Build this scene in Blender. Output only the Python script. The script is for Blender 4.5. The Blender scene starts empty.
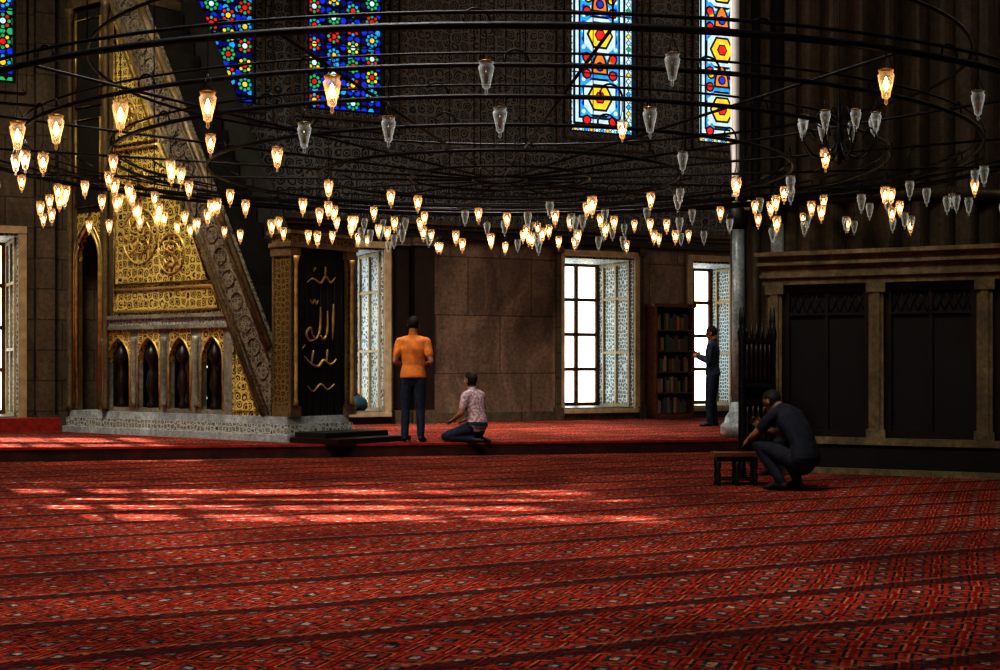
import bpy, bmesh, math, random
import numpy as np
from mathutils import Vector, Matrix
random.seed(7)
sc = bpy.context.scene
try:
    sc.view_settings.view_transform = 'Standard'
    sc.view_settings.look = 'High Contrast'
except Exception as ex:
    print('look', ex)

# ------------------------------------------------------------------ materials
def newmat(name):
    m = bpy.data.materials.new(name); m.use_nodes = True
    nt = m.node_tree
    b = nt.nodes['Principled BSDF']
    return m, nt, b
def nd(nt, typ, ins=None, **props):
    n = nt.nodes.new(typ)
    for k, v in props.items(): setattr(n, k, v)
    if ins:
        for k, v in ins.items():
            if hasattr(v, 'is_linked') or isinstance(v, bpy.types.NodeSocket):
                nt.links.new(v, n.inputs[k])
            else:
                n.inputs[k].default_value = v
    return n
def ramp(nt, fac, stops, interp='LINEAR'):
    r = nt.nodes.new('ShaderNodeValToRGB')
    r.color_ramp.interpolation = interp
    cr = r.color_ramp
    while len(cr.elements) < len(stops): cr.elements.new(0.5)
    for e, (p, c) in zip(cr.elements, stops):
        e.position = p; e.color = (c[0], c[1], c[2], 1)
    nt.links.new(fac, r.inputs[0])
    return r.outputs[0]
def mixc(nt, fac, a, b, mode='MIX'):
    n = nt.nodes.new('ShaderNodeMix'); n.data_type = 'RGBA'; n.blend_type = mode
    for idx, v in ((0, fac), (6, a), (7, b)):
        if isinstance(v, bpy.types.NodeSocket): nt.links.new(v, n.inputs[idx])
        elif idx == 0: n.inputs[0].default_value = v
        else: n.inputs[idx].default_value = (v[0], v[1], v[2], 1)
    return n.outputs[2]
def math_(nt, op, a, b=0.0):
    n = nt.nodes.new('ShaderNodeMath'); n.operation = op
    for i, v in enumerate((a, b)):
        if isinstance(v, bpy.types.NodeSocket): nt.links.new(v, n.inputs[i])
        else: n.inputs[i].default_value = v
    return n.outputs[0]
def bump(nt, b, h, strength=0.5, dist=0.02):
    n = nt.nodes.new('ShaderNodeBump'); n.inputs['Strength'].default_value = strength
    n.inputs['Distance'].default_value = dist
    nt.links.new(h, n.inputs['Height']); nt.links.new(n.outputs[0], b.inputs['Normal'])
def simple(name, col, rough=0.6, metal=0.0, vary=0.25, scale=8.0, bmp=0.0):
    m, nt, b = newmat(name)
    tc = nd(nt, 'ShaderNodeTexCoord')
    n = nd(nt, 'ShaderNodeTexNoise', {'Vector': tc.outputs['Object'], 'Scale': scale, 'Detail': 4.0})
    lo = [c * (1 - vary) for c in col]; hi = [min(1, c * (1 + vary)) for c in col]
    c = ramp(nt, n.outputs[0], [(0.3, lo), (0.7, hi)])
    nt.links.new(c, b.inputs['Base Color'])
    b.inputs['Roughness'].default_value = rough; b.inputs['Metallic'].default_value = metal
    if bmp: bump(nt, b, n.outputs[0], bmp, 0.02)
    return m
def emis(name, col, strength, base=None, col2=None, scale=6.0):
    m, nt, b = newmat(name)
    tc = nd(nt, 'ShaderNodeTexCoord')
    n = nd(nt, 'ShaderNodeTexNoise', {'Vector': tc.outputs['Object'], 'Scale': scale, 'Detail': 2.0})
    c = ramp(nt, n.outputs[0], [(0.35, col2 or [x * 0.7 for x in col]), (0.62, col)])
    nt.links.new(c, b.inputs['Emission Color'])
    b.inputs['Emission Strength'].default_value = strength
    b.inputs['Base Color'].default_value = (*(base or [x * .3 for x in col]), 1)
    b.inputs['Roughness'].default_value = 0.3
    return m
def carved(name, hi, lo, scale=6.0, metal=0.0, rough=0.45, edge=0.12, strength=0.9, rings=True, dist=0.5, freq=26.0, accent=None):
    """carved arabesque relief: scrolling lines high, recessed ground dark"""
    m, nt, b = newmat(name)
    tc = nd(nt, 'ShaderNodeTexCoord')
    nz = nd(nt, 'ShaderNodeTexNoise', {'Vector': tc.outputs['Object'], 'Scale': scale * 0.7, 'Detail': 2.0})
    dv = nd(nt, 'ShaderNodeVectorMath', {0: nz.outputs[1], 1: (dist / scale * 1.2,) * 3}, operation='MULTIPLY')
    ad = nd(nt, 'ShaderNodeVectorMath', {0: tc.outputs['Object'], 1: dv.outputs[0]}, operation='ADD')
    v = nd(nt, 'ShaderNodeTexVoronoi', {'Vector': ad.outputs[0], 'Scale': scale, 'Randomness': 0.55}, feature='DISTANCE_TO_EDGE')
    v2 = nd(nt, 'ShaderNodeTexVoronoi', {'Vector': ad.outputs[0], 'Scale': scale, 'Randomness': 0.55}, feature='F1')
    s = math_(nt, 'SINE', math_(nt, 'MULTIPLY', v2.outputs['Distance'], freq))
    s = math_(nt, 'GREATER_THAN', s, 0.35)
    e = math_(nt, 'LESS_THAN', v.outputs['Distance'], edge)
    f = math_(nt, 'MAXIMUM', s, e) if rings else e
    if accent:
        ctr = math_(nt, 'LESS_THAN', v2.outputs['Distance'], 0.16)
        lo = mixc(nt, ctr, lo, accent)
    nt.links.new(mixc(nt, f, lo, hi), b.inputs['Base Color'])
    b.inputs['Metallic'].default_value = metal; b.inputs['Roughness'].default_value = rough
    bump(nt, b, f, strength, 0.02)
    return m
def stone(name, a, b2, c3, scale=1.2, rough=0.5, blocks=None):
    m, nt, b = newmat(name)
    tc = nd(nt, 'ShaderNodeTexCoord')
    mp = nd(nt, 'ShaderNodeMapping', {'Vector': tc.outputs['Object'], 'Scale': (1, 1, 0.45)})
    n = nd(nt, 'ShaderNodeTexNoise', {'Vector': mp.outputs[0], 'Scale': scale, 'Detail': 9.0, 'Roughness': 0.65, 'Distortion': 1.2})
    col = ramp(nt, n.outputs[0], [(0.25, a), (0.5, b2), (0.75, c3)])
    n2 = nd(nt, 'ShaderNodeTexNoise', {'Vector': tc.outputs['Object'], 'Scale': 14.0, 'Detail': 5.0, 'Roughness': 0.8})
    col = mixc(nt, 0.7, col, ramp(nt, n2.outputs[0], [(0.35, (.35, .35, .35)), (0.65, (1.35, 1.28, 1.15))]), 'MULTIPLY')
    if blocks:
        sp = nd(nt, 'ShaderNodeSeparateXYZ', {0: tc.outputs['Object']})
        cb = nd(nt, 'ShaderNodeCombineXYZ', {0: sp.outputs[0], 1: sp.outputs[2]})
        br = nd(nt, 'ShaderNodeTexBrick', {'Vector': cb.outputs[0], 'Scale': 1.0, 'Mortar Size': 0.012,
                 'Brick Width': blocks[0], 'Row Height': blocks[1], 'Color1': (1, 1, 1, 1), 'Color2': (.75, .75, .75, 1), 'Mortar': (.35, .35, .35, 1)})
        col = mixc(nt, 1.0, col, br.outputs[0], 'MULTIPLY')
    nt.links.new(col, b.inputs['Base Color']); b.inputs['Roughness'].default_value = rough
    bump(nt, b, n.outputs[0], 0.25, 0.02)
    return m

def carpet_mat():
    m, nt, b = newmat('red_prayer_carpet')
    tc = nd(nt, 'ShaderNodeTexCoord')
    mp = nd(nt, 'ShaderNodeMapping', {'Vector': tc.outputs['Object'], 'Scale': (1, 1.0, 0.0)})
    nw = nd(nt, 'ShaderNodeTexNoise', {'Vector': mp.outputs[0], 'Scale': 9.0, 'Detail': 2.0})
    sp = nd(nt, 'ShaderNodeSeparateXYZ', {0: tc.outputs['Object']})
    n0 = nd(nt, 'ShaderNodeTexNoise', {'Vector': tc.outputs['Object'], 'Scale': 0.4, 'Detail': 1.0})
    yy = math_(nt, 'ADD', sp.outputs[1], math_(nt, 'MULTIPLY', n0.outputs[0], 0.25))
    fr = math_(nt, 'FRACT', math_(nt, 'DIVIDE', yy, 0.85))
    band = math_(nt, 'LESS_THAN', fr, 0.16)  # dark prayer-row bands, also painting in shadow across the floor
    line = math_(nt, 'LESS_THAN', math_(nt, 'ABSOLUTE', math_(nt, 'SUBTRACT', fr, 0.20)), 0.02)
    wob = math_(nt, 'MULTIPLY', math_(nt, 'SUBTRACT', nw.outputs[0], 0.5), 0.35)
    p = math_(nt, 'ABSOLUTE', math_(nt, 'SUBTRACT', math_(nt, 'FRACT', math_(nt, 'ADD', math_(nt, 'DIVIDE', sp.outputs[0], 0.30), wob)), 0.5))
    q = math_(nt, 'ABSOLUTE', math_(nt, 'SUBTRACT', math_(nt, 'FRACT', math_(nt, 'ADD', math_(nt, 'DIVIDE', yy, 0.2833), wob)), 0.5))
    d = math_(nt, 'ADD', p, q)
    R1 = (.74, .085, .032); R2 = (.48, .040, .020)
    c = ramp(nt, d, [(0.0, (.85, .66, .50)), (0.10, (.05, .10, .12)), (0.20, R1), (0.33, (.05, .035, .045)), (0.40, (.85, .30, .13)), (0.46, R2),
                     (0.57, R1), (0.63, (.06, .05, .06)), (0.69, R1), (0.81, (.06, .11, .14)), (0.90, (.72, .56, .47))], 'CONSTANT')
    n1 = nd(nt, 'ShaderNodeTexNoise', {'Vector': mp.outputs[0], 'Scale': 15.0, 'Detail': 6.0, 'Roughness': 0.85})
    sp1 = ramp(nt, n1.outputs[0], [(0.40, (.02, .02, .02)), (0.53, (.8, .8, .8)), (0.64, (1.0, 1.0, 1.0))])
    col = mixc(nt, 0.9, c, sp1, 'MULTIPLY')
    v3 = nd(nt, 'ShaderNodeTexVoronoi', {'Vector': mp.outputs[0], 'Scale': 13.0, 'Randomness': 0.9}, feature='F1')
    fl = math_(nt, 'LESS_THAN', v3.outputs['Distance'], 0.2)
    col = mixc(nt, math_(nt, 'MULTIPLY', fl, 0.45), col, (.46, .36, .36))
    n2 = nd(nt, 'ShaderNodeTexNoise', {'Vector': tc.outputs['Object'], 'Scale': 0.8, 'Detail': 3.0})
    lg = ramp(nt, n2.outputs[0], [(0.35, (.45, .40, .40)), (0.65, (1, 1, 1))])
    col = mixc(nt, 1.0, col, lg, 'MULTIPLY')
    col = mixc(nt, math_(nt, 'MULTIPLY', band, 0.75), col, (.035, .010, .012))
    col = mixc(nt, math_(nt, 'MULTIPLY', line, 0.25), col, (.45, .24, .16))
    nt.links.new(col, b.inputs['Base Color'])
    b.inputs['Roughness'].default_value = 0.95
    b.inputs['Specular IOR Level'].default_value = 0.1
    bump(nt, b, n1.outputs[0], 0.8, 0.04)
    return m

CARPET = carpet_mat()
M = dict(
 wallup = carved('dark_tiled_upper_wall', (.15, .165, .175), (.009, .011, .018), 5.5, 0, .5, .09, .6, True, .5, 26.0, (.05, .09, .16)),
 marble = stone('brown_marble', (.05, .035, .028), (.17, .125, .095), (.34, .25, .19), 1.3, .4, (1.35, 1.1)),
 stone = stone('ochre_stone', (.035, .027, .016), (.10, .078, .05), (.18, .14, .095), 1.0, .6, (.9, .5)),
 pier = stone('pier_stone', (.03, .025, .018), (.085, .068, .045), (.15, .12, .085), .9, .55, None),
 pierbase = stone('pale_marble', (.16, .20, .25), (.36, .43, .49), (.55, .64, .70), 2.0, .3, None),
 jamb = carved('carved_lattice_marble', (.66, .76, .82), (.10, .13, .15), 13.0, 0, .5, .13, .8, False, .1),
 gold = carved('gilded_carving', (.74, .60, .20), (.05, .032, .008), 8.0, .3, .38, .10, 1.0),
 goldplain = simple('gilt_trim', (.50, .37, .14), .35, .5, .35, 10),
 stonegold = stone('warm_carved_stone', (.05, .036, .018), (.13, .096, .052), (.23, .18, .10), 2.6, .5, None),
 parapet = carved('pierced_parapet', (.20, .175, .14), (.008, .006, .005), 14.0, 0, .5, .10, 1.0),
 post = carved('carved_dark_gilt', (.22, .155, .055), (.010, .008, .005), 12.0, .2, .45, .10, 1.0),
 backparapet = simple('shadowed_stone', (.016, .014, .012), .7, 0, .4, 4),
 greymarble = stone('grey_marble', (.09, .095, .09), (.22, .22, .20), (.38, .38, .35), 2.5, .35, None),
 basecarve = carved('carved_base', (.45, .48, .46), (.06, .065, .06), 13.0, 0, .5, .12, .8),
 black = simple('black_iron', (.005, .005, .006), .5, .3, .3, 10),
 blackcloth = simple('black_curtain', (.004, .004, .005), .8, 0, .4, 20, .2),
 darkwood = simple('dark_wood', (.018, .010, .007), .45, 0, .4, 6, .3),
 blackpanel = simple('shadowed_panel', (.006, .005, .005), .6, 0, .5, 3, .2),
 riser = simple('dark_step_riser', (.04, .008, .006), .8, 0, .6, 5, .3),
 loggia = stone('loggia_stone', (.06, .052, .030), (.16, .135, .075), (.27, .23, .13), 2.5, .5, None),
 wood = simple('brown_wood', (.12, .045, .02), .45, 0, .35, 12, .3),
 brass = simple('aged_brass', (.35, .22, .08), .35, .8, .3, 20),
 frame = simple('cream_window_frame', (.42, .33, .20), .5, 0, .2, 8),
 pane = emis('daylit_pane', (.80, .94, 1.0), 3.0, None, (.95, .74, .40), 1.8),
 lead = simple('lead_came', (.006, .006, .007), .5, 0, .2, 8),
 g_white = emis('glass_white', (.62, .86, .98), .9, scale=9), g_blue = emis('glass_blue', (.015, .06, .85), .75, scale=9),
 g_cyan = emis('glass_cyan', (.03, .42, .90), .85, scale=9), g_red = emis('glass_red', (.85, .025, .02), .85, scale=9),
 g_yel = emis('glass_yellow', (1.0, .66, .04), .95, scale=9), g_green = emis('glass_green', (.04, .55, .2), .75, scale=9),
 g_or = emis('glass_orange', (.95, .28, .03), .85, scale=9), g_navy = emis('glass_navy', (.01, .015, .30), .5, scale=9),
 redtrim = simple('red_cloth', (.26, .02, .015), .9, 0, .3, 12, .2),
)
def glass_mat(name, emi=None, es=0, base=.22):
    m, nt, b = newmat(name)
    out = nt.nodes['Material Output']
    tr = nd(nt, 'ShaderNodeBsdfTransparent', {'Color': (.85, .9, .92, 1)})
    tc = nd(nt, 'ShaderNodeTexCoord')
    n = nd(nt, 'ShaderNodeTexNoise', {'Vector': tc.outputs['Object'], 'Scale': 30.0})
    c = ramp(nt, n.outputs[0], [(0.3, (.6, .68, .7)), (0.7, (.9, .95, .97))])
    nt.links.new(c, b.inputs['Base Color']); b.inputs['Roughness'].default_value = 0.12
    if emi:
        b.inputs['Emission Color'].default_value = (*emi, 1); b.inputs['Emission Strength'].default_value = es
    fr = nd(nt, 'ShaderNodeLayerWeight', {'Blend': 0.35})
    f = math_(nt, 'ADD', math_(nt, 'MULTIPLY', fr.outputs['Facing'], 0.75), base)
    mx = nd(nt, 'ShaderNodeMixShader', {0: f, 1: tr.outputs[0], 2: b.outputs[0]})
    nt.links.new(mx.outputs[0], out.inputs[0])
    return m
M['glass'] = glass_mat('glowing_unlit_glass', (.86, .86, .78), .30, .03)  # unlit cups given a faint glow for their pale highlights
M['glasslit'] = glass_mat('lit_lamp_glass', (1.0, .40, .09), .55, .12)
M['bulb'] = emis('lamp_flame', (1.0, .58, .20), 24.0)

# ------------------------------------------------------------------ mesh builder
def catmull(pts, k=6):
    pts = [Vector(p) for p in pts]
    P = [pts[0]] + pts + [pts[-1]]
    out = []
    for i in range(1, len(P) - 2):
        a, b, c, d = P[i - 1], P[i], P[i + 1], P[i + 2]
        for j in range(k):
            t = j / k
            out.append(0.5 * ((2 * b) + (c - a) * t + (2 * a - 5 * b + 4 * c - d) * t * t + (3 * b - a - 3 * c + d) * t ** 3))
    out.append(pts[-1]); return out
class MB:
    def __init__(s): s.v = []; s.f = []; s.m = []; s.mats = []; s.sm = []
    def mi(s, mat):
        mat = M[mat] if isinstance(mat, str) else mat
        if mat not in s.mats: s.mats.append(mat)
        return s.mats.index(mat)
    def add(s, vs, fs, mat, smooth=False):
        o = len(s.v); s.v += [tuple(v) for v in vs]; k = s.mi(mat)
        for f in fs: s.f.append(tuple(i + o for i in f)); s.m.append(k); s.sm.append(smooth)
    def box(s, x0, x1, y0, y1, z0, z1, mat):
        vs = [(x, y, z) for z in (z0, z1) for y in (y0, y1) for x in (x0, x1)]
        s.add(vs, [(0, 2, 3, 1), (4, 5, 7, 6), (0, 1, 5, 4), (2, 6, 7, 3), (0, 4, 6, 2), (1, 3, 7, 5)], mat)
    def prism(s, poly, y0, y1, mat):      # poly in (x,z), extruded along y
        n = len(poly)
        vs = [(p[0], y0, p[1]) for p in poly] + [(p[0], y1, p[1]) for p in poly]
        fs = [tuple(range(n)), tuple(range(2 * n - 1, n - 1, -1))]
        fs += [(i, i + n, (i + 1) % n + n, (i + 1) % n) for i in range(n)]
        s.add(vs, fs, mat)
    def hprism(s, poly, z0, z1, mat):
        n = len(poly)
        vs = [(p[0], p[1], z0) for p in poly] + [(p[0], p[1], z1) for p in poly]
        fs = [tuple(range(n - 1, -1, -1)), tuple(range(n, 2 * n))]
        fs += [(i, (i + 1) % n, (i + 1) % n + n, i + n) for i in range(n)]
        s.add(vs, fs, mat)
    def lathe(s, prof, c, mat, n=12, smooth=True, cap=True):
        vs = []; fs = []
        for r, z in prof:
            for i in range(n):
                a = 2 * math.pi * i / n
                vs.append((c[0] + r * math.cos(a), c[1] + r * math.sin(a), c[2] + z))
        for j in range(len(prof) - 1):
            for i in range(n):
                k = (i + 1) % n
                fs.append((j * n + i, j * n + k, (j + 1) * n + k, (j + 1) * n + i))
        if cap:
            fs.append(tuple(range(n - 1, -1, -1))); fs.append(tuple(range((len(prof) - 1) * n, len(prof) * n)))
        s.add(vs, fs, mat, smooth)
    def tube(s, pts, r, mat, n=6, closed=False, smooth=True):
        pts = [Vector(p) for p in pts]; N = len(pts); vs = []; fs = []
        for i, p in enumerate(pts):
            if closed: d = pts[(i + 1) % N] - pts[i - 1]
            else: d = pts[min(i + 1, N - 1)] - pts[max(i - 1, 0)]
            d.normalize()
            up = Vector((0, 0, 1)) if abs(d.z) < .9 else Vector((1, 0, 0))
            a = d.cross(up).normalized(); b = a.cross(d)
            rr = r[i] if isinstance(r, (list, tuple)) else r
            for k in range(n):
                t = 2 * math.pi * k / n
                vs.append(p + a * rr * math.cos(t) + b * rr * math.sin(t))
        for i in range(N if closed else N - 1):
            j = (i + 1) % N
            for k in range(n):
                l = (k + 1) % n
                fs.append((i * n + k, i * n + l, j * n + l, j * n + k))
        if not closed:
            fs.append(tuple(range(n - 1, -1, -1))); fs.append(tuple(range((N - 1) * n, N * n)))
        s.add(vs, fs, mat, smooth)
    def ring(s, c, R, r, mat, n=96, k=8):
        s.tube([(c[0] + R * math.cos(2 * math.pi * i / n), c[1] + R * math.sin(2 * math.pi * i / n), c[2]) for i in range(n)], r, mat, k, True)
    def build(s, name, loc=(0, 0, 0), rz=0.0, parent=None):
        me = bpy.data.meshes.new(name); me.from_pydata(s.v, [], s.f)
        for m in s.mats: me.materials.append(m)
        me.polygons.foreach_set('material_index', s.m)
        me.polygons.foreach_set('use_smooth', s.sm)
        bm = bmesh.new(); bm.from_mesh(me); bmesh.ops.recalc_face_normals(bm, faces=bm.faces[:]); bm.to_mesh(me); bm.free()
        ob = bpy.data.objects.new(name, me); sc.collection.objects.link(ob)
        ob.location = loc; ob.rotation_euler = (0, 0, rz)
        if parent: ob.parent = parent
        return ob
def empty(name, loc=(0, 0, 0), rz=0.0):
    e = bpy.data.objects.new(name, None); sc.collection.objects.link(e)
    e.location = loc; e.rotation_euler = (0, 0, rz); e.empty_display_size = .2
    return e
def wall_grid(mb, x0, x1, z0, z1, y0, y1, holes, mat, split=None):
    xs = sorted({x0, x1} | {h[0] for h in holes} | {h[1] for h in holes})
    zs = sorted({z0, z1} | {h[2] for h in holes if h[2] < z1} | {h[3] for h in holes if h[3] < z1} | ({split} if split else set()))
    for i in range(len(xs) - 1):
        for j in range(len(zs) - 1):
            cx = (xs[i] + xs[i + 1]) / 2; cz = (zs[j] + zs[j + 1]) / 2
            if any(h[0] < cx < h[1] and h[2] < cz < h[3] for h in holes): continue
            m = mat(cx, cz) if callable(mat) else mat
            mb.box(xs[i], xs[i + 1], y0, y1, zs[j], zs[j + 1], m)
def arch_pts(u0, u1, zs, zt, n=8):
    um = (u0 + u1) / 2; L = []
    for i in range(n + 1):
        th = math.radians(62) * i / n
        L.append((u0 + (um - u0) * (1 - math.cos(th)) / (1 - math.cos(math.radians(62))), zs + (zt - zs) * math.sin(th) / math.sin(math.radians(62))))
    R = [(u0 + u1 - p[0], p[1]) for p in L[:-1]][::-1]
    return L + R

# ------------------------------------------------------------------ room
ANG = math.atan(0.5); WO = (0, 26.8, 0); PZ = 0.18
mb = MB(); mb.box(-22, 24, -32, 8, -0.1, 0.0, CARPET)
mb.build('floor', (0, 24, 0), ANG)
mb = MB()
c, s_ = math.cos(-ANG), math.sin(-ANG)
def tofl(pl): return [((x) * c - (y - 24) * s_, (x) * s_ + (y - 24) * c) for x, y in pl]
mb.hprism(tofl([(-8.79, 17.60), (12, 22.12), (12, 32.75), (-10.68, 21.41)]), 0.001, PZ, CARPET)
mb.hprism(tofl([(-8.79, 17.575), (12, 22.095), (12, 22.12), (-8.79, 17.60)]), 0.001, PZ - .03, 'riser')
mb.hprism(tofl([(-8.79, 17.56), (12, 22.08), (12, 22.12), (-8.79, 17.60)]), PZ - .03, PZ + .003, 'redtrim')
mb.build('floor_raised_platform', (0, 24, 0), ANG)

LW = [(-10.3, -8.77), (-6.0, -4.8), (-3.85, -2.36), (1.36, 3.04), (4.37, 5.9)]
UW = [(-10.3, -8.83), (-6.0, -4.8), (-3.85, -2.36), (1.54, 3.1), (4.56, 6.0)]
LZ = (0.39, 3.4); UZ = (5.85, 9.4)
holes = [(a, b, *LZ) for a, b in LW] + [(a, b, *UZ) for a, b in UW]
def wmat(x, z):
    if z > 3.85: return 'wallup' if x > -8 else 'stone'
    return 'marble' if x > -1.5 else 'stone'
mb = MB(); wall_grid(mb, -12, 16, 0, 12.5, 0, 1.7, holes + [(-1.5, -1.49, 20, 21), (-8.0, -7.99, 20, 21)], wmat, 3.85)
mb.build('wall_back', WO, ANG)

mb = MB()
mb.box(-7.9, 8, -.14, 0.0, 3.78, 3.86, 'stone'); mb.box(-7.9, 8, -.2, 0.0, 3.86, 3.95, 'stone'); mb.box(-7.9, 8, -.1, 0.0, 3.62, 3.78, 'darkwood')
mb.build('trim_1', WO, ANG)
mb = MB()
for a, b, y in ((-2.2, -1.95, .16), (-1.9, -1.5, .30), (-8.55, -8.25, .22), (-8.0, -7.6, .35), (-7.3, -7.05, .22), (3.12, 3.2, .08), (1.2, 1.3, .08)):
    zt = 3.6 if a > -5 else 8.9
    m_ = 'darkwood' if (a in (-2.2, -1.9, -7.3)) else 'stone'
    mb.box(a, b, -y, 0.0, PZ, zt, m_)
    mb.box(a - .04, b + .04, -y - .04, 0.0, PZ, PZ + .25, 'stone'); mb.box(a - .04, b + .04, -y - .04, 0.0, zt - .15, zt, 'stone')
mb.build('trim_2', WO, ANG)
mb = MB(); mb.box(-1.5, 1.2, -.03, 0.0, PZ, PZ + .18, 'stone'); mb.box(3.2, 4.3, -.03, 0.0, PZ, PZ + .18, 'stone'); mb.box(-10.9, -8.2, -.45, 0.0, PZ, .40, 'redtrim')
mb.build('baseboard_back', WO, ANG)
mb = MB()
for a, b in UW:
    for o, w, y in ((.12, .05, .05), (.30, .04, .04)):
        for x in (a - o, b + o): mb.box(x - w / 2, x + w / 2, -y, 0, UZ[0] - o, 9.9, 'stone')
        mb.box(a - o, b + o, -y, 0, UZ[0] - o - w / 2, UZ[0] - o + w / 2, 'stone')
mb.build('trim_3', WO, ANG)

def lower_window(i, a, b):
    e = empty('sun_opening_%d' % i, WO, ANG); z0, z1 = LZ
    f = MB(); D = 1.45
    f.box(a + .001, a + .04, 0.02, D, z0, z1, 'jamb'); f.box(b - .04, b - .001, 0.02, D, z0, z1, 'jamb')
    f.box(a + .04, b - .04, 0.02, D, z1 - .04, z1 - .001, 'jamb'); f.box(a + .04, b - .04, 0.02, D, z0 + .001, z0 + .03, 'greymarble')
    for x0, x1 in ((a - .1, a + .03), (b - .03, b + .1)): f.box(x0, x1, -.06, .06, z0, z1, 'frame')
    f.box(a - .1, b + .1, -.07, .06, z1, z1 + .12, 'frame'); f.box(a - .1, b + .1, -.09, .04, z0 - .08, z0 + .002, 'frame')
    f.build('architrave', parent=e)
    g = MB(); g.box(a + .04, b - .04, D - .03, D, z0 + .03, z1 - .04, 'pane'); g.build('glazing', parent=e)
    h = MB(); w = b - a
    for k in range(4):
        x = a + .08 + (w - .16) * k / 3; h.box(x - .04, x + .04, D - .1, D - .04, z0 + .03, z1 - .04, 'wood')
    for k in range(5):
        z = z0 + .06 + (z1 - z0 - .12) * k / 4; h.box(a + .04, b - .04, D - .09, D - .045, z - .035, z + .035, 'wood')
    for y in (.12, .62, 1.12): h.box(b - .08, b - .04, y, y + .05, z0 + .03, z1 - .05, 'frame')
    for z in (z0 + .03, z0 + 1.1, z0 + 2.2, z1 - .12): h.box(b - .075, b - .04, .12, 1.17, z, z + .05, 'frame')
    h.build('casement', parent=e)
for i, (a, b) in enumerate(LW): lower_window(i + 1, a, b)

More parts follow.
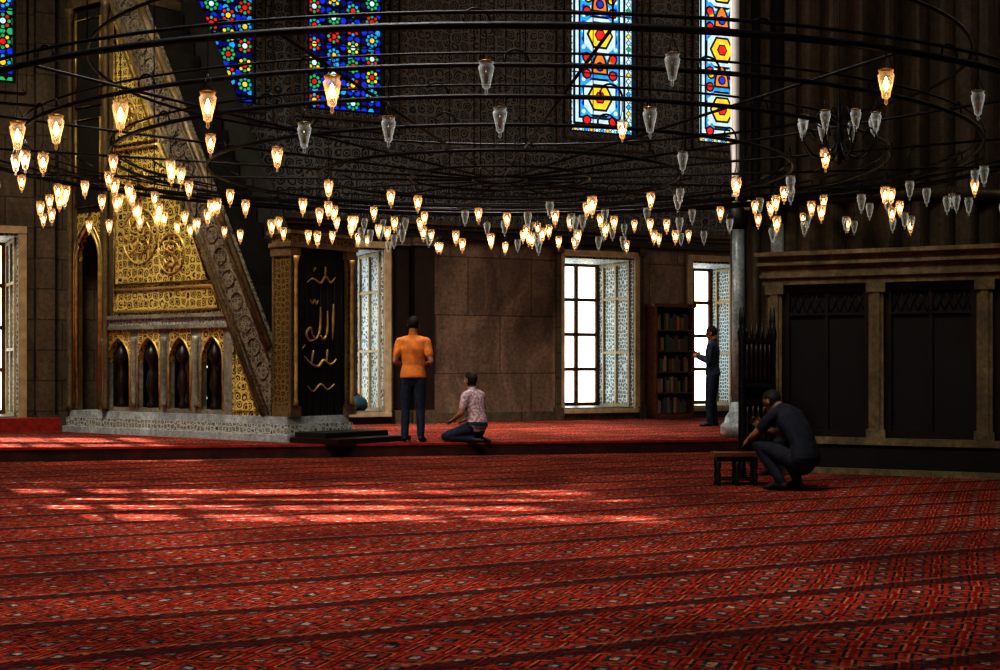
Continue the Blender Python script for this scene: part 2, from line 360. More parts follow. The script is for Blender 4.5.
def circ(x, z, r, n=16, ph=0.0): return [(x + r * math.cos(2 * math.pi * k / n + ph), z + r * math.sin(2 * math.pi * k / n + ph)) for k in range(n)]
def stained(i, a, b, style):
    e = empty('sun_opening_%d' % i, WO, ANG); z0, z1 = UZ; w = b - a; xm = (a + b) / 2
    g = MB(); y = .20
    g.box(a, b, y, y + .04, z0, z1, 'lead')
    def P(poly, m, lv): g.prism(poly, y - .004 * lv - .004, y - .004 * lv, m)
    def R(x0, x1, za, zb, m, lv): P([(x0, za), (x1, za), (x1, zb), (x0, zb)], m, lv)
    if style in ('rosette', 'green'):
        pal = ['g_blue', 'g_navy', 'g_blue', 'g_cyan', 'g_navy', 'g_blue'] if style == 'rosette' else ['g_green', 'g_yel', 'g_green', 'g_blue']
        nz = int((z1 - z0) / .34)
        for r in range(nz * 2 + 2):
            for q in range(0, 11):
                x = a + (q + .5) * w / 11; z = z0 + (r + .5) * (z1 - z0) / (nz * 2 + 2)
                P(circ(x, z, .060, 6), random.choice(pal), 1)
        for r in range(nz):
            for q in range(4):
                x = a + w * (q + .5) / 4; z = z0 + .2 + r * .34 + (.17 if q % 2 else 0)
                if z + .16 > z1: continue
                P(circ(x, z, .145, 16), 'lead', 2); pet = ['g_red', 'g_green', 'g_yel', 'g_red', 'g_cyan'][(r + q * 2) % 5]
                for k in range(8):
                    t = 2 * math.pi * k / 8; P(circ(x + .098 * math.cos(t), z + .098 * math.sin(t), .032, 6), pet if k % 2 else 'g_cyan' if (r + q) % 3 == 0 else 'g_green', 3)
                P(circ(x, z, .048, 8), ['g_yel', 'g_red', 'g_white'][(r + q) % 3], 3)
    else:
        R(a + .03, b - .03, z0 + .03, z1, 'g_white', 1)
        for r in range(int((z1 - z0) / .13)):
            z = z0 + .10 + r * .13
            for x in (a + .10, b - .10):
                P(circ(x, z, .066, 4), 'lead', 2); P(circ(x, z, .046, 4), ['g_cyan', 'g_green', 'g_white', 'g_yel', 'g_cyan', 'g_white'][r % 6], 3)
            for x in (a + .045, b - .045): R(x - .012, x + .012, z - .05, z - .035, 'lead', 2)
        for q in range(1, 11):
            x = a + .10 + q * (w - .2) / 11; P(circ(x, z0 + .1, .06, 4), 'lead', 2); P(circ(x, z0 + .1, .042, 4), ['g_cyan', 'g_yel', 'g_white'][q % 3], 3)
        for x in (a + .2, b - .2): R(x - .025, x + .025, z0 + .2, z1, 'lead', 2)
        R(a + .2, b - .2, z0 + .19, z0 + .24, 'lead', 2)
        R(a + .30, b - .30, z0 + .32, z1, 'lead', 2); R(a + .34, b - .34, z0 + .36, z1, 'g_cyan', 3)
        for r in range(int((z1 - z0 - .4) / .16)):
            z = z0 + .46 + r * .16
            for q in range(5): P(circ(a + .41 + q * (w - .82) / 4, z, .05, 6), 'g_blue' if (r + q) % 2 else 'g_white', 4)
        z = z0 + .75; ww = (w - .66) / 2
        while z < z1:
            P(circ(xm, z, .42, 8, math.pi / 8), 'lead', 5)
            P([(xm + (px) * min(1, ww / .38), pz) for px, pz in [(-.36, z - .2), (-.2, z - .34), (.2, z - .34), (.36, z - .2), (.36, z + .2), (.2, z + .34), (-.2, z + .34), (-.36, z + .2)]], 'g_white', 6)
            P(circ(xm, z, .31, 6), 'lead', 7); P(circ(xm, z, .26, 6), 'g_yel', 8); P(circ(xm, z, .13, 6), 'lead', 9); P(circ(xm, z, .10, 6), 'g_red', 10)
            for sx in (-1, 1):
                for sz in (-1, 1): P(circ(xm + sx * .30, z + sz * .46, .11, 8), 'lead', 6); P(circ(xm + sx * .30, z + sz * .46, .075, 8), 'g_red', 7)
            P(arch_pts(xm - .2, xm + .2, z + .46, z + .97), 'lead', 5); P(arch_pts(xm - .15, xm + .15, z + .50, z + .90), 'g_or', 6); P(circ(xm, z + .62, .10, 8), 'lead', 7); P(circ(xm, z + .62, .07, 8), 'g_blue', 8)
            for sx in (-1, 1): P(circ(xm + sx * .27, z + .72, .10, 8), 'lead', 5); P(circ(xm + sx * .27, z + .72, .065, 8), 'g_yel', 6)
            z += 1.25
    g.build('stained_glass', parent=e)
    f = MB()
    for x0, x1 in ((a + .001, a + .04), (b - .04, b - .001)): f.box(x0, x1, .01, .155, z0, z1, 'black')
    f.box(a + .04, b - .04, .01, .155, z0 + .001, z0 + .04, 'black')
    for k in range(1, 3): f.box(a + .04, b - .04, .1, .12, z0 + k * 1.2, z0 + k * 1.2 + .02, 'lead')
    f.build('frame', parent=e)
for i, (a, b) in enumerate(UW): stained(6 + i, a, b, 'green' if i == 0 else 'rosette' if i < 3 else 'medallion')

# left wall (off frame); height and openings made up to shape the sun streaks
LWA = -math.pi / 2 + ANG; LO = (-10.73, 21.43, 0)
lh = [(.5, 2.0, .6, 3.6), (2.4, 3.4, .6, 3.6), (3.8, 3.98, 4.9, 7.4), (4.5, 4.62, 3.4, 6.6), (5.3, 5.45, 3.0, 6.6), (6.3, 6.45, 1.2, 5.0), (7.0, 7.25, 1.4, 5.6),
      (7.9, 8.6, 1.2, 5.2), (9.0, 9.35, 1.4, 5.2), (9.7, 10.3, 1.2, 4.3), (10.6, 11.3, 1.5, 4.8), (12.0, 12.15, 1.6, 4.0)]
mb = MB(); wall_grid(mb, 0, 21, 0, 24, -.4, 0, lh, 'stone'); mb.build('wall_left', LO, LWA)
for i, h in enumerate(lh):
    e = empty('sun_opening_%d' % (11 + i), LO, LWA); f = MB()
    nx = max(1, int((h[1] - h[0]) / .22))
    for k in range(1, nx): x = h[0] + (h[1] - h[0]) * k / nx; f.box(x - .025, x + .025, -.25, -.19, h[2], h[3], 'black')
    z = h[2] + .25
    while z < h[3] - .15:
        w_ = random.uniform(.04, .16); f.box(h[0], h[1], -.24, -.2, z - w_ / 2, z + w_ / 2, 'black'); z += random.uniform(.3, .6)  # bar widths shaped to break the sun patches into streaks
    f.build('streak_grille', parent=e)
mb = MB(); mb.box(0, .4, -30, 0, 0, 12.5, 'stone'); mb.build('wall_right', (13.0, 33.3, 0), 0)

# ------------------------------------------------------------------ fluted pier
def fluted(mb, c, r, z0, z1, nf, amp, mat):
    n = nf * 8; ring = []
    for i in range(n):
        a = 2 * math.pi * i / n; rr = r + amp * abs(math.sin(a * nf / 2)); ring.append((c[0] + rr * math.cos(a), c[1] + rr * math.sin(a)))
    mb.hprism(ring, z0, z1, mat)
PC = (5.86, 21.8)
e = empty('fluted_pier', (*PC, 0))
mb = MB(); fluted(mb, (0, 0), 2.10, .75, 12.5, 34, .15, 'pier'); mb.build('shaft', parent=e)
mb = MB(); fluted(mb, (0, 0), 2.12, .5, .75, 34, .15, 'pierbase'); mb.lathe([(2.40, .002), (2.40, .3), (2.34, .36), (2.32, .44), (2.28, .5)], (0, 0, 0), 'pierbase', 72, False)
for z in (3.55, 8.2): mb.lathe([(2.25, 0), (2.32, .05), (2.32, .12), (2.25, .2)], (0, 0, z), 'pier', 72)
mb.build('base_and_bands', parent=e)
mb = MB()
for X, Y, r in ((3.60, 21.15, .10), (3.78, 20.72, .07), (4.02, 20.30, .10)):  # shafts added where window light streaks the pier's edge
    x, y = X - PC[0], Y - PC[1]
    mb.lathe([(r, .7), (r * .95, 3.3)], (x, y, 0), 'pierbase' if r > .08 else 'pier', 16)  # pale lower shaft carries the blue-white highlight in its colour
    mb.lathe([(r * .95, 3.3), (r * 1.3, 3.35), (r * 1.5, 3.5), (r, 3.55), (r, 9)], (x, y, 0), 'backparapet', 16)
    mb.lathe([(r * 2, PZ + .003), (r * 2, .36), (r * 1.5, .42), (r * 1.8, .5), (r * 1.2, .58), (r, .7)], (x, y, 0), 'pierbase', 16)
mb.build('highlight_colonnettes', parent=e)

# ------------------------------------------------------------------ loggia on the right
e = empty('marble_loggia', (3.18, 16.5, 0), math.atan2(-.466, .885))
mb = MB(); U1 = 4.9
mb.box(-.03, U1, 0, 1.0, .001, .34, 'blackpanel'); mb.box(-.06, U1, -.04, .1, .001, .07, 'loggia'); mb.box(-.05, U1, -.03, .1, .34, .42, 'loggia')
mb.build('plinth', parent=e)
mb = MB()
for k in range(5):
    x = .06 + k * 1.18
    mb.box(x - .085, x + .085, 0.0, .16, .42, 2.19, 'loggia'); mb.box(x - .045, x + .045, -.02, 0.0, .52, 2.1, 'loggia')
    mb.box(x - .11, x + .11, -.03, .18, .42, .52, 'loggia'); mb.box(x - .11, x + .11, -.03, .18, 2.08, 2.19, 'loggia')
mb.build('posts', parent=e)
mb = MB()
for k in range(4):
    x0 = .06 + k * 1.18 + .085; x1 = x0 + 1.01
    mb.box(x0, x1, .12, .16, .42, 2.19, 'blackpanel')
    for a, b, c0, d in ((x0, x0 + .07, .42, 2.19), (x1 - .07, x1, .42, 2.19)): mb.box(a, b, .07, .12, c0, d, 'darkwood')
    mb.box(x0 + .07, x1 - .07, .07, .12, .42, .5, 'darkwood'); mb.box(x0 + .07, x1 - .07, .07, .12, 2.1, 2.19, 'darkwood')
    mb.box((x0 + x1) / 2 - .02, (x0 + x1) / 2 + .02, .08, .12, .5, 2.1, 'darkwood')
    for q in range(9):
        xx = x0 + .07 + q * .097
        mb.tube([(xx, .1, 1.86), (xx + .097, .1, 2.1)], .006, 'darkwood', 4); mb.tube([(xx, .1, 2.1), (xx + .097, .1, 1.86)], .006, 'darkwood', 4)
    mb.box(x0 + .07, x1 - .07, .08, .12, 1.83, 1.86, 'darkwood')
mb.build('panels', parent=e)
mb = MB()
for z0, z1, o in ((2.19, 2.27, .02), (2.27, 2.31, .06), (2.31, 2.41, .04), (2.41, 2.45, .1), (2.45, 2.52, .07), (2.52, 2.57, .14)): mb.box(-.08 - o / 2, U1, -o, 1.0, z0, z1, 'loggia')
mb.box(-.03, .05, .1, 1.0, .34, 2.19, 'loggia')
mb.build('cornice', parent=e)

# ------------------------------------------------------------------ minbar (pulpit)
MA = math.atan2(-.6145, .789)
e = empty('mosque_minbar_pulpit', (-6.91, 22.6, PZ + .002), MA)
Wd = 1.25; SL = 1.835
def din(z): return 1.07 + (6.8 - z) / SL
def dout(z): return 1.72 + (6.8 - z) / SL
mb = MB()
mb.box(-.06, 5.15, -.14, Wd - .02, 0, .10, 'pierbase'); mb.box(-.03, 5.1, -.09, Wd - .05, .10, .24, 'basecarve'); mb.box(0, 5.05, -.05, Wd - .07, .24, .35, 'pierbase')
mb.box(5.15, 6.1, -.1, Wd + .1, 0, .07, 'darkwood'); mb.box(5.15, 5.75, 0, Wd, .07, .14, 'blackcloth')
mb.build('stepped_plinth', parent=e)
def arcade(mb, y0, y1):
    bays = [(.94, 1.50), (1.69, 2.22), (2.44, 2.94), (3.18, 3.66)]
    edges = [.87] + [(bays[i][1] + bays[i + 1][0]) / 2 for i in range(3)] + [3.86]
    for i, (a, b) in enumerate(bays):
        L, R = edges[i], edges[i + 1]
        mb.box(L, a, y0, y1, .35, 1.62, 'greymarble'); mb.box(b, R, y0, y1, .35, 1.62, 'greymarble')
        ap = arch_pts(a, b, 1.12, 1.50)
        for k in range(len(ap) - 1):
            p, q = ap[k], ap[k + 1]
            if abs(p[0] - q[0]) < 1e-5: continue
            mb.prism([p, q, (q[0], 1.62), (p[0], 1.62)], y0, y1, 'gold')
        mb.tube([(p[0], y0 - .01, p[1]) for p in [(a, .4)] + ap + [(b, .4)]], .018, 'goldplain', 5)
        mb.box(a, b, y0, y1, .35, .42, 'greymarble')
        xm = (a + b) / 2
        mb.lathe([(.06, 0), (.07, .06), (.035, .12), (.05, .22), (.085, .36), (.06, .52), (.03, .62), (.05, .68), (.10, .78), (.07, .88), (.01, .98)], (xm, (y0 + y1) / 2, .42), 'darkwood', 12)
        mb.lathe([(.05, 0), (.035, .06), (.03, .9), (.05, .98), (.055, 1.05)], (L + (.02 if i else .0), y0 - .02, .45), 'greymarble', 10)
mb = MB(); arcade(mb, 0, .1); arcade(mb, Wd - .1, Wd - .02)
mb.box(.87, din(1.8), -.05, .1, 1.62, 1.68, 'greymarble'); mb.box(.87, din(1.8), -.02, .1, 1.68, 1.78, 'basecarve'); mb.box(.87, din(1.84), -.06, .1, 1.78, 1.84, 'greymarble')
mb.build('lower_arcade', parent=e)
mb = MB()
for y0, y1 in ((0, .1), (Wd - .12, Wd - .02)):
    mb.prism([(1.08, 1.84), (din(1.84), 1.84), (1.08, 6.78)], y0, y1, 'gold')
    mb.prism([(3.86, .35), (din(.35), .35), (3.86, (6.8 - (3.86 - 1.07) * SL))], y0, y1, 'gold')
def bar(pts, r=.028, m='goldplain'): mb.tube([(p[0], -.012, p[1]) for p in pts], r, m, 6, True)
bar([(1.14, 1.9), (3.58, 1.9), (3.42, 2.24), (1.14, 2.24)])
bar([(1.14, 2.32), (3.36, 2.32), (2.2, 4.42), (1.14, 4.42)], .03)
bar([(1.14, 4.5), (2.14, 4.5), (1.14, 6.4)], .03)
bar([(3.92, .42), (4.42, .42), (3.92, 1.35)], .02)
for cx, cz, R in ((1.75, 3.05, .42), (1.6, 3.85, .30), (2.5, 2.75, .30), (1.45, 4.95, .2)):
    for rr in (R, R * .62): mb.tube([(cx + rr * math.cos(t * math.pi / 12), -.01, cz + rr * math.sin(t * math.pi / 12)) for t in range(24)], .016, 'goldplain', 5, True)
    for k in range(8):
        t = k * math.pi / 4; pp = [(cx + R * .2 * math.cos(t), -.012, cz + R * .2 * math.sin(t)), (cx + R * .5 * math.cos(t + .35), -.02, cz + R * .5 * math.sin(t + .35)), (cx + R * .9 * math.cos(t), -.012, cz + R * .9 * math.sin(t))]
        mb.tube(catmull(pp, 4), .013, 'goldplain', 4)
mb.build('gilded_side_panels', parent=e)
mb = MB()
for y0, y1 in ((0, .1), (Wd - .12, Wd - .02)):
    a, b = .14, .74
    mb.box(0, a, y0, y1, .35, 6.8, 'stonegold'); mb.box(b, 1.08, y0, y1, 1.84, 6.8, 'stonegold'); mb.box(b, .87, y0, y1, .35, 1.84, 'stonegold')
    ap = arch_pts(a, b, 2.75, 3.25)
    for k in range(len(ap) - 1):
        p, q = ap[k], ap[k + 1]; mb.prism([p, q, (q[0], 3.5), (p[0], 3.5)], y0, y1, 'gold')
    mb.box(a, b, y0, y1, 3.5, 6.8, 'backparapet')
ap = arch_pts(.14, .74, 2.75, 3.25)
mb.tube([(p[0], -.015, p[1]) for p in [(.14, .36)] + ap + [(.74, .36)]], .028, 'goldplain', 6)
ap = arch_pts(.08, .80, 2.78, 3.36)
mb.tube([(p[0], -.02, p[1]) for p in [(.08, .36)] + ap + [(.80, .36)]], .016, 'goldplain', 6)
mb.box(.2, .68, Wd - .2, Wd - .15, .35, 3.2, 'blackcloth')
for z in (3.6, 5.2): mb.tube([(.12, -.01, z), (.76, -.01, z), (.76, -.01, z + 1.4), (.12, -.01, z + 1.4)], .02, 'goldplain', 5, True)
for x in (.02, .95): mb.lathe([(.06, 0), (.045, .1), (.04, 6.2), (.07, 6.35), (.08, 6.45)], (x, -.05, .35), 'stonegold', 12)
mb.box(-.05, 1.3, -.06, Wd, 6.8, 6.95, 'stonegold')
mb.build('tower', parent=e)
mb = MB()
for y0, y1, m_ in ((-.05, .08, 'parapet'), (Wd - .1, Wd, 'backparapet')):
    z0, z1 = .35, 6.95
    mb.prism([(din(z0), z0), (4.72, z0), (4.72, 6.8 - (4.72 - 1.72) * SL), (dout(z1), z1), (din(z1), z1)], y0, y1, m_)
for o, w in ((0.0, .05), (.11, .022), (.54, .022), (.65, .06)):
    f = lambda z: 1.07 + o + (6.8 - z) / SL
    zb = max(.37, 6.8 - (4.7 - 1.07 - o) * SL)
    mb.tube([(f(zb), -.06, zb), (f(6.95), -.06, 6.95)], w * .8, 'stonegold', 6)
for k in range(18):
    z = 1.0 + k * .33; x = 1.07 + .325 + (6.8 - z) / SL
    if x > 4.6: continue
    mb.tube([(x + .13 * math.cos(t * math.pi / 5), -.055, z + .13 * math.sin(t * math.pi / 5)) for t in range(10)], .014, 'stonegold', 4, True)
mb.build('diagonal_parapet', parent=e)
mb = MB()
for k in range(26):
    z = .35 + k * .25; x = 4.75 - (z - .35) / SL * .98
    if x - .15 < 1.15: break
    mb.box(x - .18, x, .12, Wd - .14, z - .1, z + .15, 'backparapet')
mb.build('stair_flight', parent=e)
mb = MB()
for y0, y1 in ((0, .14), (Wd - .14, Wd)):
    mb.box(4.72, 5.06, y0, y1, .35, 2.75, 'post'); mb.box(4.68, 5.1, y0 - .03, y1 + .03, .35, .5, 'stonegold'); mb.box(4.68, 5.1, y0 - .03, y1 + .03, 2.6, 2.75, 'stonegold')
    mb.lathe([(.04, 0), (.03, .08), (.028, 1.95), (.045, 2.05), (.05, 2.1)], (5.1, (y0 + y1) / 2, .5), 'goldplain', 10)
    for x in (4.72, 5.06): mb.box(x - .02, x + .02, y0 - .015, y0 + .01, .5, 2.6, 'stonegold')
mb.box(4.66, 5.12, -.05, Wd + .05, 2.72, 2.78, 'stonegold'); mb.box(4.7, 5.08, -.02, Wd + .02, 2.78, 2.90, 'post'); mb.box(4.64, 5.14, -.07, Wd + .07, 2.90, 2.95, 'stonegold')
mb.build('portal', parent=e)
mb = MB(); mb.box(4.98, 5.02, .14, Wd - .14, .2, 2.72, 'blackcloth')
for k in range(7): v = .2 + k * .14; mb.tube([(5.025, v, .2), (5.03, v, 1.4), (5.022, v, 2.58)], .012, 'blackcloth', 6)
mb.build('curtain', parent=e)
mb = MB()
def st2(pts, r=.012):
    q = catmull([(p[0], p[1], 0) for p in pts], 5); n = len(q)
    mb.tube([(5.045, p.x, p.y) for p in q], [r * (.5 + 1.0 * math.sin(math.pi * min(1, (i + 1) / n))) for i in range(n)], 'goldplain', 5)
st2([(.86, 1.95), (.85, 1.7), (.84, 1.42)], .016); st2([(.74, 1.85), (.73, 1.55), (.66, 1.44), (.6, 1.5)], .016); st2([(.6, 1.9), (.59, 1.6), (.52, 1.45), (.44, 1.5)], .016)
st2([(.44, 1.5), (.40, 1.6), (.32, 1.52), (.38, 1.42), (.5, 1.44)], .015); st2([(.56, 2.0), (.52, 1.94), (.48, 2.0), (.44, 1.94), (.40, 2.0)], .01)
st2([(.9, 2.34), (.8, 2.26), (.7, 2.34), (.6, 2.24), (.45, 2.3), (.34, 2.24)], .014); st2([(.7, 2.48), (.69, 2.32)], .012); st2([(.5, 2.46), (.46, 2.4)], .012)
st2([(.92, 1.16), (.8, 1.08), (.66, 1.14), (.55, 1.05), (.4, 1.1), (.28, 1.2)], .016); st2([(.74, 1.3), (.72, 1.12)], .013); st2([(.46, 1.28), (.42, 1.1)], .013)
st2([(.88, .8), (.74, .72), (.6, .8), (.46, .7), (.34, .78)], .012); st2([(.3, 1.36), (.24, 1.3)], .01)
mb.build('gold_calligraphy', parent=e)
mb = MB()
for u in (.08, 1.15):
    for v in (.05, Wd - .1): mb.lathe([(.06, 0), (.045, .1), (.045, 1.7), (.07, 1.8)], (u, v, 6.95), 'stonegold', 10)
mb.box(-.05, 1.3, -.06, Wd, 8.75, 8.9, 'goldplain'); mb.lathe([(.62, 0), (.55, .3), (.3, 1.6), (.06, 3.0), (.02, 3.3)], (.62, .6, 8.9), 'goldplain', 8, False)
mb.build('kiosk', parent=e)

# ------------------------------------------------------------------ chandelier
CX, CY = 0.0, 15.6
e = empty('ring_oil_lamp_chandelier', (CX, CY, 0))
fr = MB(); gl = MB(); gl2 = MB(); bu = MB()
RO = 6.0
rings = [(6.0, 3.58, 40, .028), (5.1, 3.50, 40, .020), (4.2, 3.44, 36, .020), (3.2, 3.38, 28, .018), (2.0, 3.34, 16, .018)]
def over_minbar(x, y):
    X, Y = x + CX + 6.91, y + CY - 22.6
    u = X * .789 - Y * .6145; v = X * .6145 + Y * .789
    return -.3 < u < 5.4 and -.25 < v < 1.5
def lamp(x, y, z, lit, s=1.0):
    t = gl2 if lit else gl
    t.lathe([(.012 * s, -.10 * s), (.03 * s, -.09 * s), (.036 * s, -.05 * s), (.056 * s, .03 * s), (.062 * s, .07 * s), (.050 * s, .085 * s), (.058 * s, .11 * s)], (x, y, z), 'glasslit' if lit else 'glass', 10, True, False)
    t.lathe([(.0, -.15 * s), (.014 * s, -.13 * s), (.009 * s, -.115 * s), (.013 * s, -.10 * s)], (x, y, z), 'glasslit' if lit else 'glass', 6, True, False)
    if lit: bu.lathe([(.004, -.04 * s), (.019 * s, -.02 * s), (.022 * s, .005), (.012 * s, .035 * s), (.003, .06 * s)], (x, y, z), 'bulb', 8)
    else: fr.lathe([(.008, -.06 * s), (.016 * s, -.03 * s), (.012 * s, .02 * s), (.003, .05 * s)], (x, y, z), 'brass', 6)
    fr.ring((x, y, z + .11 * s), .058 * s, .004, 'brass', 10, 4)
    for k in range(3):
        a = k * 2.094; fr.tube([(x + .055 * s * math.cos(a), y + .055 * s * math.sin(a), z + .11 * s), (x, y, z + .24 * s)], .003, 'black', 3)
    return z + .24 * s
def hang(x, y, zr, drop, lit, s1):
    if over_minbar(x, y): return
    zt = lamp(x, y, zr - drop, lit, s1); fr.tube([(x, y, zt), (x, y, zr)], .004, 'black', 3)
def islit(x, y):
    k = x / (y + CY); return random.random() < (.97 if k < -.12 else .62 if k < .08 else .50)
for R, z, n, r in rings:
    fr.ring((0, 0, z), R, r, 'black')
    if R > 4: fr.ring((0, 0, z + .09), R, r * .5, 'black')
    ph = random.random()
    for k in range(n):
        a = 2 * math.pi * (k + ph + random.uniform(-.15, .15)) / n; x, y = R * math.cos(a), R * math.sin(a)
        if k % 2 == 0:
            tx, ty = -math.sin(a), math.cos(a); sp = []
            for q in range(14):
                t = q / 13 * 4.2; rr = .13 * (1 - q / 17); sp.append((x + tx * (rr * math.cos(t) - .13), y + ty * (rr * math.cos(t) - .13), z + .02 + rr * math.sin(t)))
            fr.tube(sp, .009, 'black', 4)
        if R > 5 and y < -.62 * R: continue
        if y < -.35 * R and random.random() < .5: continue
        hang(x, y, z, random.choice([.26, .34, .44, .52]), islit(x, y), random.uniform(.70, .86))
for R, z, ad, drop, lit in ((6.0, 3.58, -117.7, .50, 1), (6.0, 3.58, -110.3, .50, 1), (6.0, 3.58, -101.2, .44, 1), (6.0, 3.58, -90.9, .35, 0), (6.0, 3.58, -78.5, .27, 0),
                            (6.0, 3.58, -61.7, .27, 1), (6.0, 3.58, -51.7, .30, 0), (6.0, 3.58, -124.2, .55, 1), (6.0, 3.58, -128.9, .55, 1),
                            (5.1, 3.5, -107.1, .5, 0), (5.1, 3.5, -99.5, .48, 0), (5.1, 3.5, -90, .42, 0), (5.1, 3.5, -77.1, .40, 0)):
    a = math.radians(ad); hang(R * math.cos(a), R * math.sin(a), z, drop, bool(lit), 1.02 if lit else .9)
for k in range(16):
    a = 2 * math.pi * k / 16 + .13; ca, sa = math.cos(a), math.sin(a)
    fr.tube([(.3 * ca, .3 * sa, 3.32), (RO * ca, RO * sa, 3.58)], .014, 'black', 5)
    if k % 2 == 0:
        fr.tube([(RO * ca, RO * sa, 3.58), (RO * ca, RO * sa, 12.4)], .007, 'black', 4)
for k in range(104):
    a = random.uniform(-.35, math.pi + .35) if k < 84 else random.uniform(math.radians(125), math.radians(215))
    R = random.uniform(.8, 5.7) if k < 84 else random.uniform(3.0, 5.8)
    x, y = R * math.cos(a), R * math.sin(a); z = 3.32 + .26 * R / RO
    hang(x, y, z, random.choice([.30, .40, .52]), islit(x, y), .80)
    fr.tube([(x - .3 * math.sin(a), y + .3 * math.cos(a), z), (x + .3 * math.sin(a), y - .3 * math.cos(a), z)], .009, 'black', 4)
fr.ring((0, 0, 3.32), .3, .02, 'black', 24); fr.ring((0, 0, 3.33), 1.0, .014, 'black', 40)
fr.ring((.3, 0, 4.45), 4.7, .018, 'black')
for k in range(6):
    a = k * math.pi / 3 + .3; fr.tube([(.3 + 4.7 * math.cos(a), 4.7 * math.sin(a), 4.45), (.3 + 4.7 * math.cos(a), 4.7 * math.sin(a), 12.4)], .006, 'black', 4)
    fr.tube([(.3 * math.cos(a), .3 * math.sin(a), 3.32), (.3 * math.cos(a), .3 * math.sin(a), 12.4)], .006, 'black', 4)
qx, qy = 3.05 - CX, 12.6 - CY
fr.lathe([(.01, 3.05), (.04, 3.1), (.02, 3.2), (.05, 3.3), (.025, 3.4), (.02, 3.6), (.008, 3.7), (.008, 12.4)], (qx, qy, 0), 'black', 10)
for k in range(8):
    a = k * math.pi / 4 + .2; ca, sa = math.cos(a), math.sin(a)
    P = [(.03, 3.25), (.12, 3.12), (.25, 3.14), (.34, 3.28), (.28, 3.36), (.22, 3.28)]
    fr.tube(catmull([(qx + r * ca, qy + r * sa, z) for r, z in P], 5), .009, 'black', 5)
    P = [(.03, 3.45), (.14, 3.55), (.22, 3.46), (.16, 3.40)]
    fr.tube(catmull([(qx + r * ca, qy + r * sa, z) for r, z in P], 5), .007, 'black', 5)
    lamp(qx + .34 * ca, qy + .34 * sa, 3.40, False, .8)
fr.build('iron_frame', parent=e); gl.build('unlit_glass_cups', parent=e); gl2.build('lit_glass_cups', parent=e); bu.build('flames', parent=e)

# ------------------------------------------------------------------ bookcase, lectern, table, backpack
e = empty('bookcase', WO, ANG); mb = MB(); a, b = 3.28, 4.2; y0, y1 = -.38, -.04; z0, z1 = PZ + .002, 2.42
for x0, x1 in ((a, a + .05), (b - .05, b)): mb.box(x0, x1, y0, y1, z0, z1, 'wood')
mb.box(a, b, y1 - .02, y1, z0, z1, 'darkwood'); mb.box(a - .04, b + .04, y0 - .03, y1, z1, z1 + .07, 'wood'); mb.box(a, b, y0, y1, z0, z0 + .1, 'wood')
sh = [z0 + .1 + k * .42 for k in range(5)]
for z in sh[1:]: mb.box(a + .05, b - .05, y0 + .01, y1 - .02, z - .02, z + .01, 'wood')
mb.build('case', parent=e)
mb = MB(); bc = [simple('book_%d' % i, c, .6, 0, .2, 15) for i, c in enumerate([(.16, .03, .02), (.05, .09, .06), (.22, .14, .06), (.04, .06, .12), (.26, .2, .14)])]
for z in sh:
    x = a + .07
    while x < b - .12:
        w = random.uniform(.03, .06); h = random.uniform(.22, .33)
        if random.random() < .85: mb.box(x, x + w - .004, y0 + .05, y1 - .05, z + .012, z + .012 + h, random.choice(bc))
        x += w
mb.build('books', parent=e)

e = empty('carved_quran_lectern', (2.90, 15.8, 0.001)); mb = MB()
for x in (-.17, .17):
    for y in (-.1, .1):
        mb.lathe([(.03, 0), (.024, .1), (.022, 1.5), (.03, 1.55), (.034, 1.62), (.012, 1.68), (.02, 1.74), (.006, 1.9)], (x, y, 0), 'black', 10)
for z0, z1 in ((.25, .31), (.8, .86), (1.0, 1.05), (1.5, 1.55)): mb.box(-.17, .17, -.11, .11, z0, z1, 'black')
mb.box(-.16, .16, -.02, .02, .31, 1.5, 'black')
for k in range(6): mb.lathe([(.012, 0), (.02, .1), (.008, .2), (.02, .32), (.012, .45)], (-.125 + k * .05, -.09, 1.05), 'darkwood', 8)
for k in range(5): mb.lathe([(.012, 0), (.022, .12), (.01, .27), (.022, .4), (.012, .49)], (-.12 + k * .06, -.09, .31), 'darkwood', 8)
for k in range(5): mb.lathe([(.016, 0), (.02, .05), (.004, .13 + .04 * (2 - abs(k - 2)))], (-.12 + k * .06, 0, 1.55), 'darkwood', 8)
mb.build('stand', parent=e)

e = empty('low_wooden_table', (2.46, 14.62, 0.001)); mb = MB()
mb.box(-.24, .24, -.15, .15, .30, .34, 'wood'); mb.box(-.21, .21, -.12, .12, .25, .30, 'darkwood')
for x in (-.19, 0, .19):
    for y in (-.1, .1): mb.lathe([(.028, 0), (.018, .04), (.026, .1), (.014, .15), (.026, .2), (.02, .26)], (x, y, 0), 'darkwood', 10)
mb.box(-.2, .2, -.11, -.09, .05, .075, 'darkwood'); mb.box(-.2, .2, .09, .11, .05, .075, 'darkwood')
mb.build('table_body', parent=e)

teal = simple('teal_nylon', (.012, .05, .06), .7, 0, .3, 15, .3)
mb = MB(); mb.lathe([(.14, 0), (.19, .04), (.2, .12), (.17, .20), (.1, .25), (.03, .27)], (0, 0, 0), teal, 16); mb.lathe([(.08, .03), (.11, .06), (.11, .14), (.07, .19)], (0, -.12, 0), teal, 12)
mb.tube(catmull([(-.08, -.12, .22), (-.1, -.22, .16), (-.1, -.22, .06), (-.08, -.16, .01)], 5), .012, 'black', 5); mb.tube(catmull([(-.05, 0, .26), (0, 0, .32), (.05, 0, .26)], 5), .01, 'black', 5)
tb = -2.78; mb.build('backpack', (tb * math.cos(ANG) - .35 * math.sin(ANG), 26.8 + tb * math.sin(ANG) + .35 * math.cos(ANG), .422), 0)

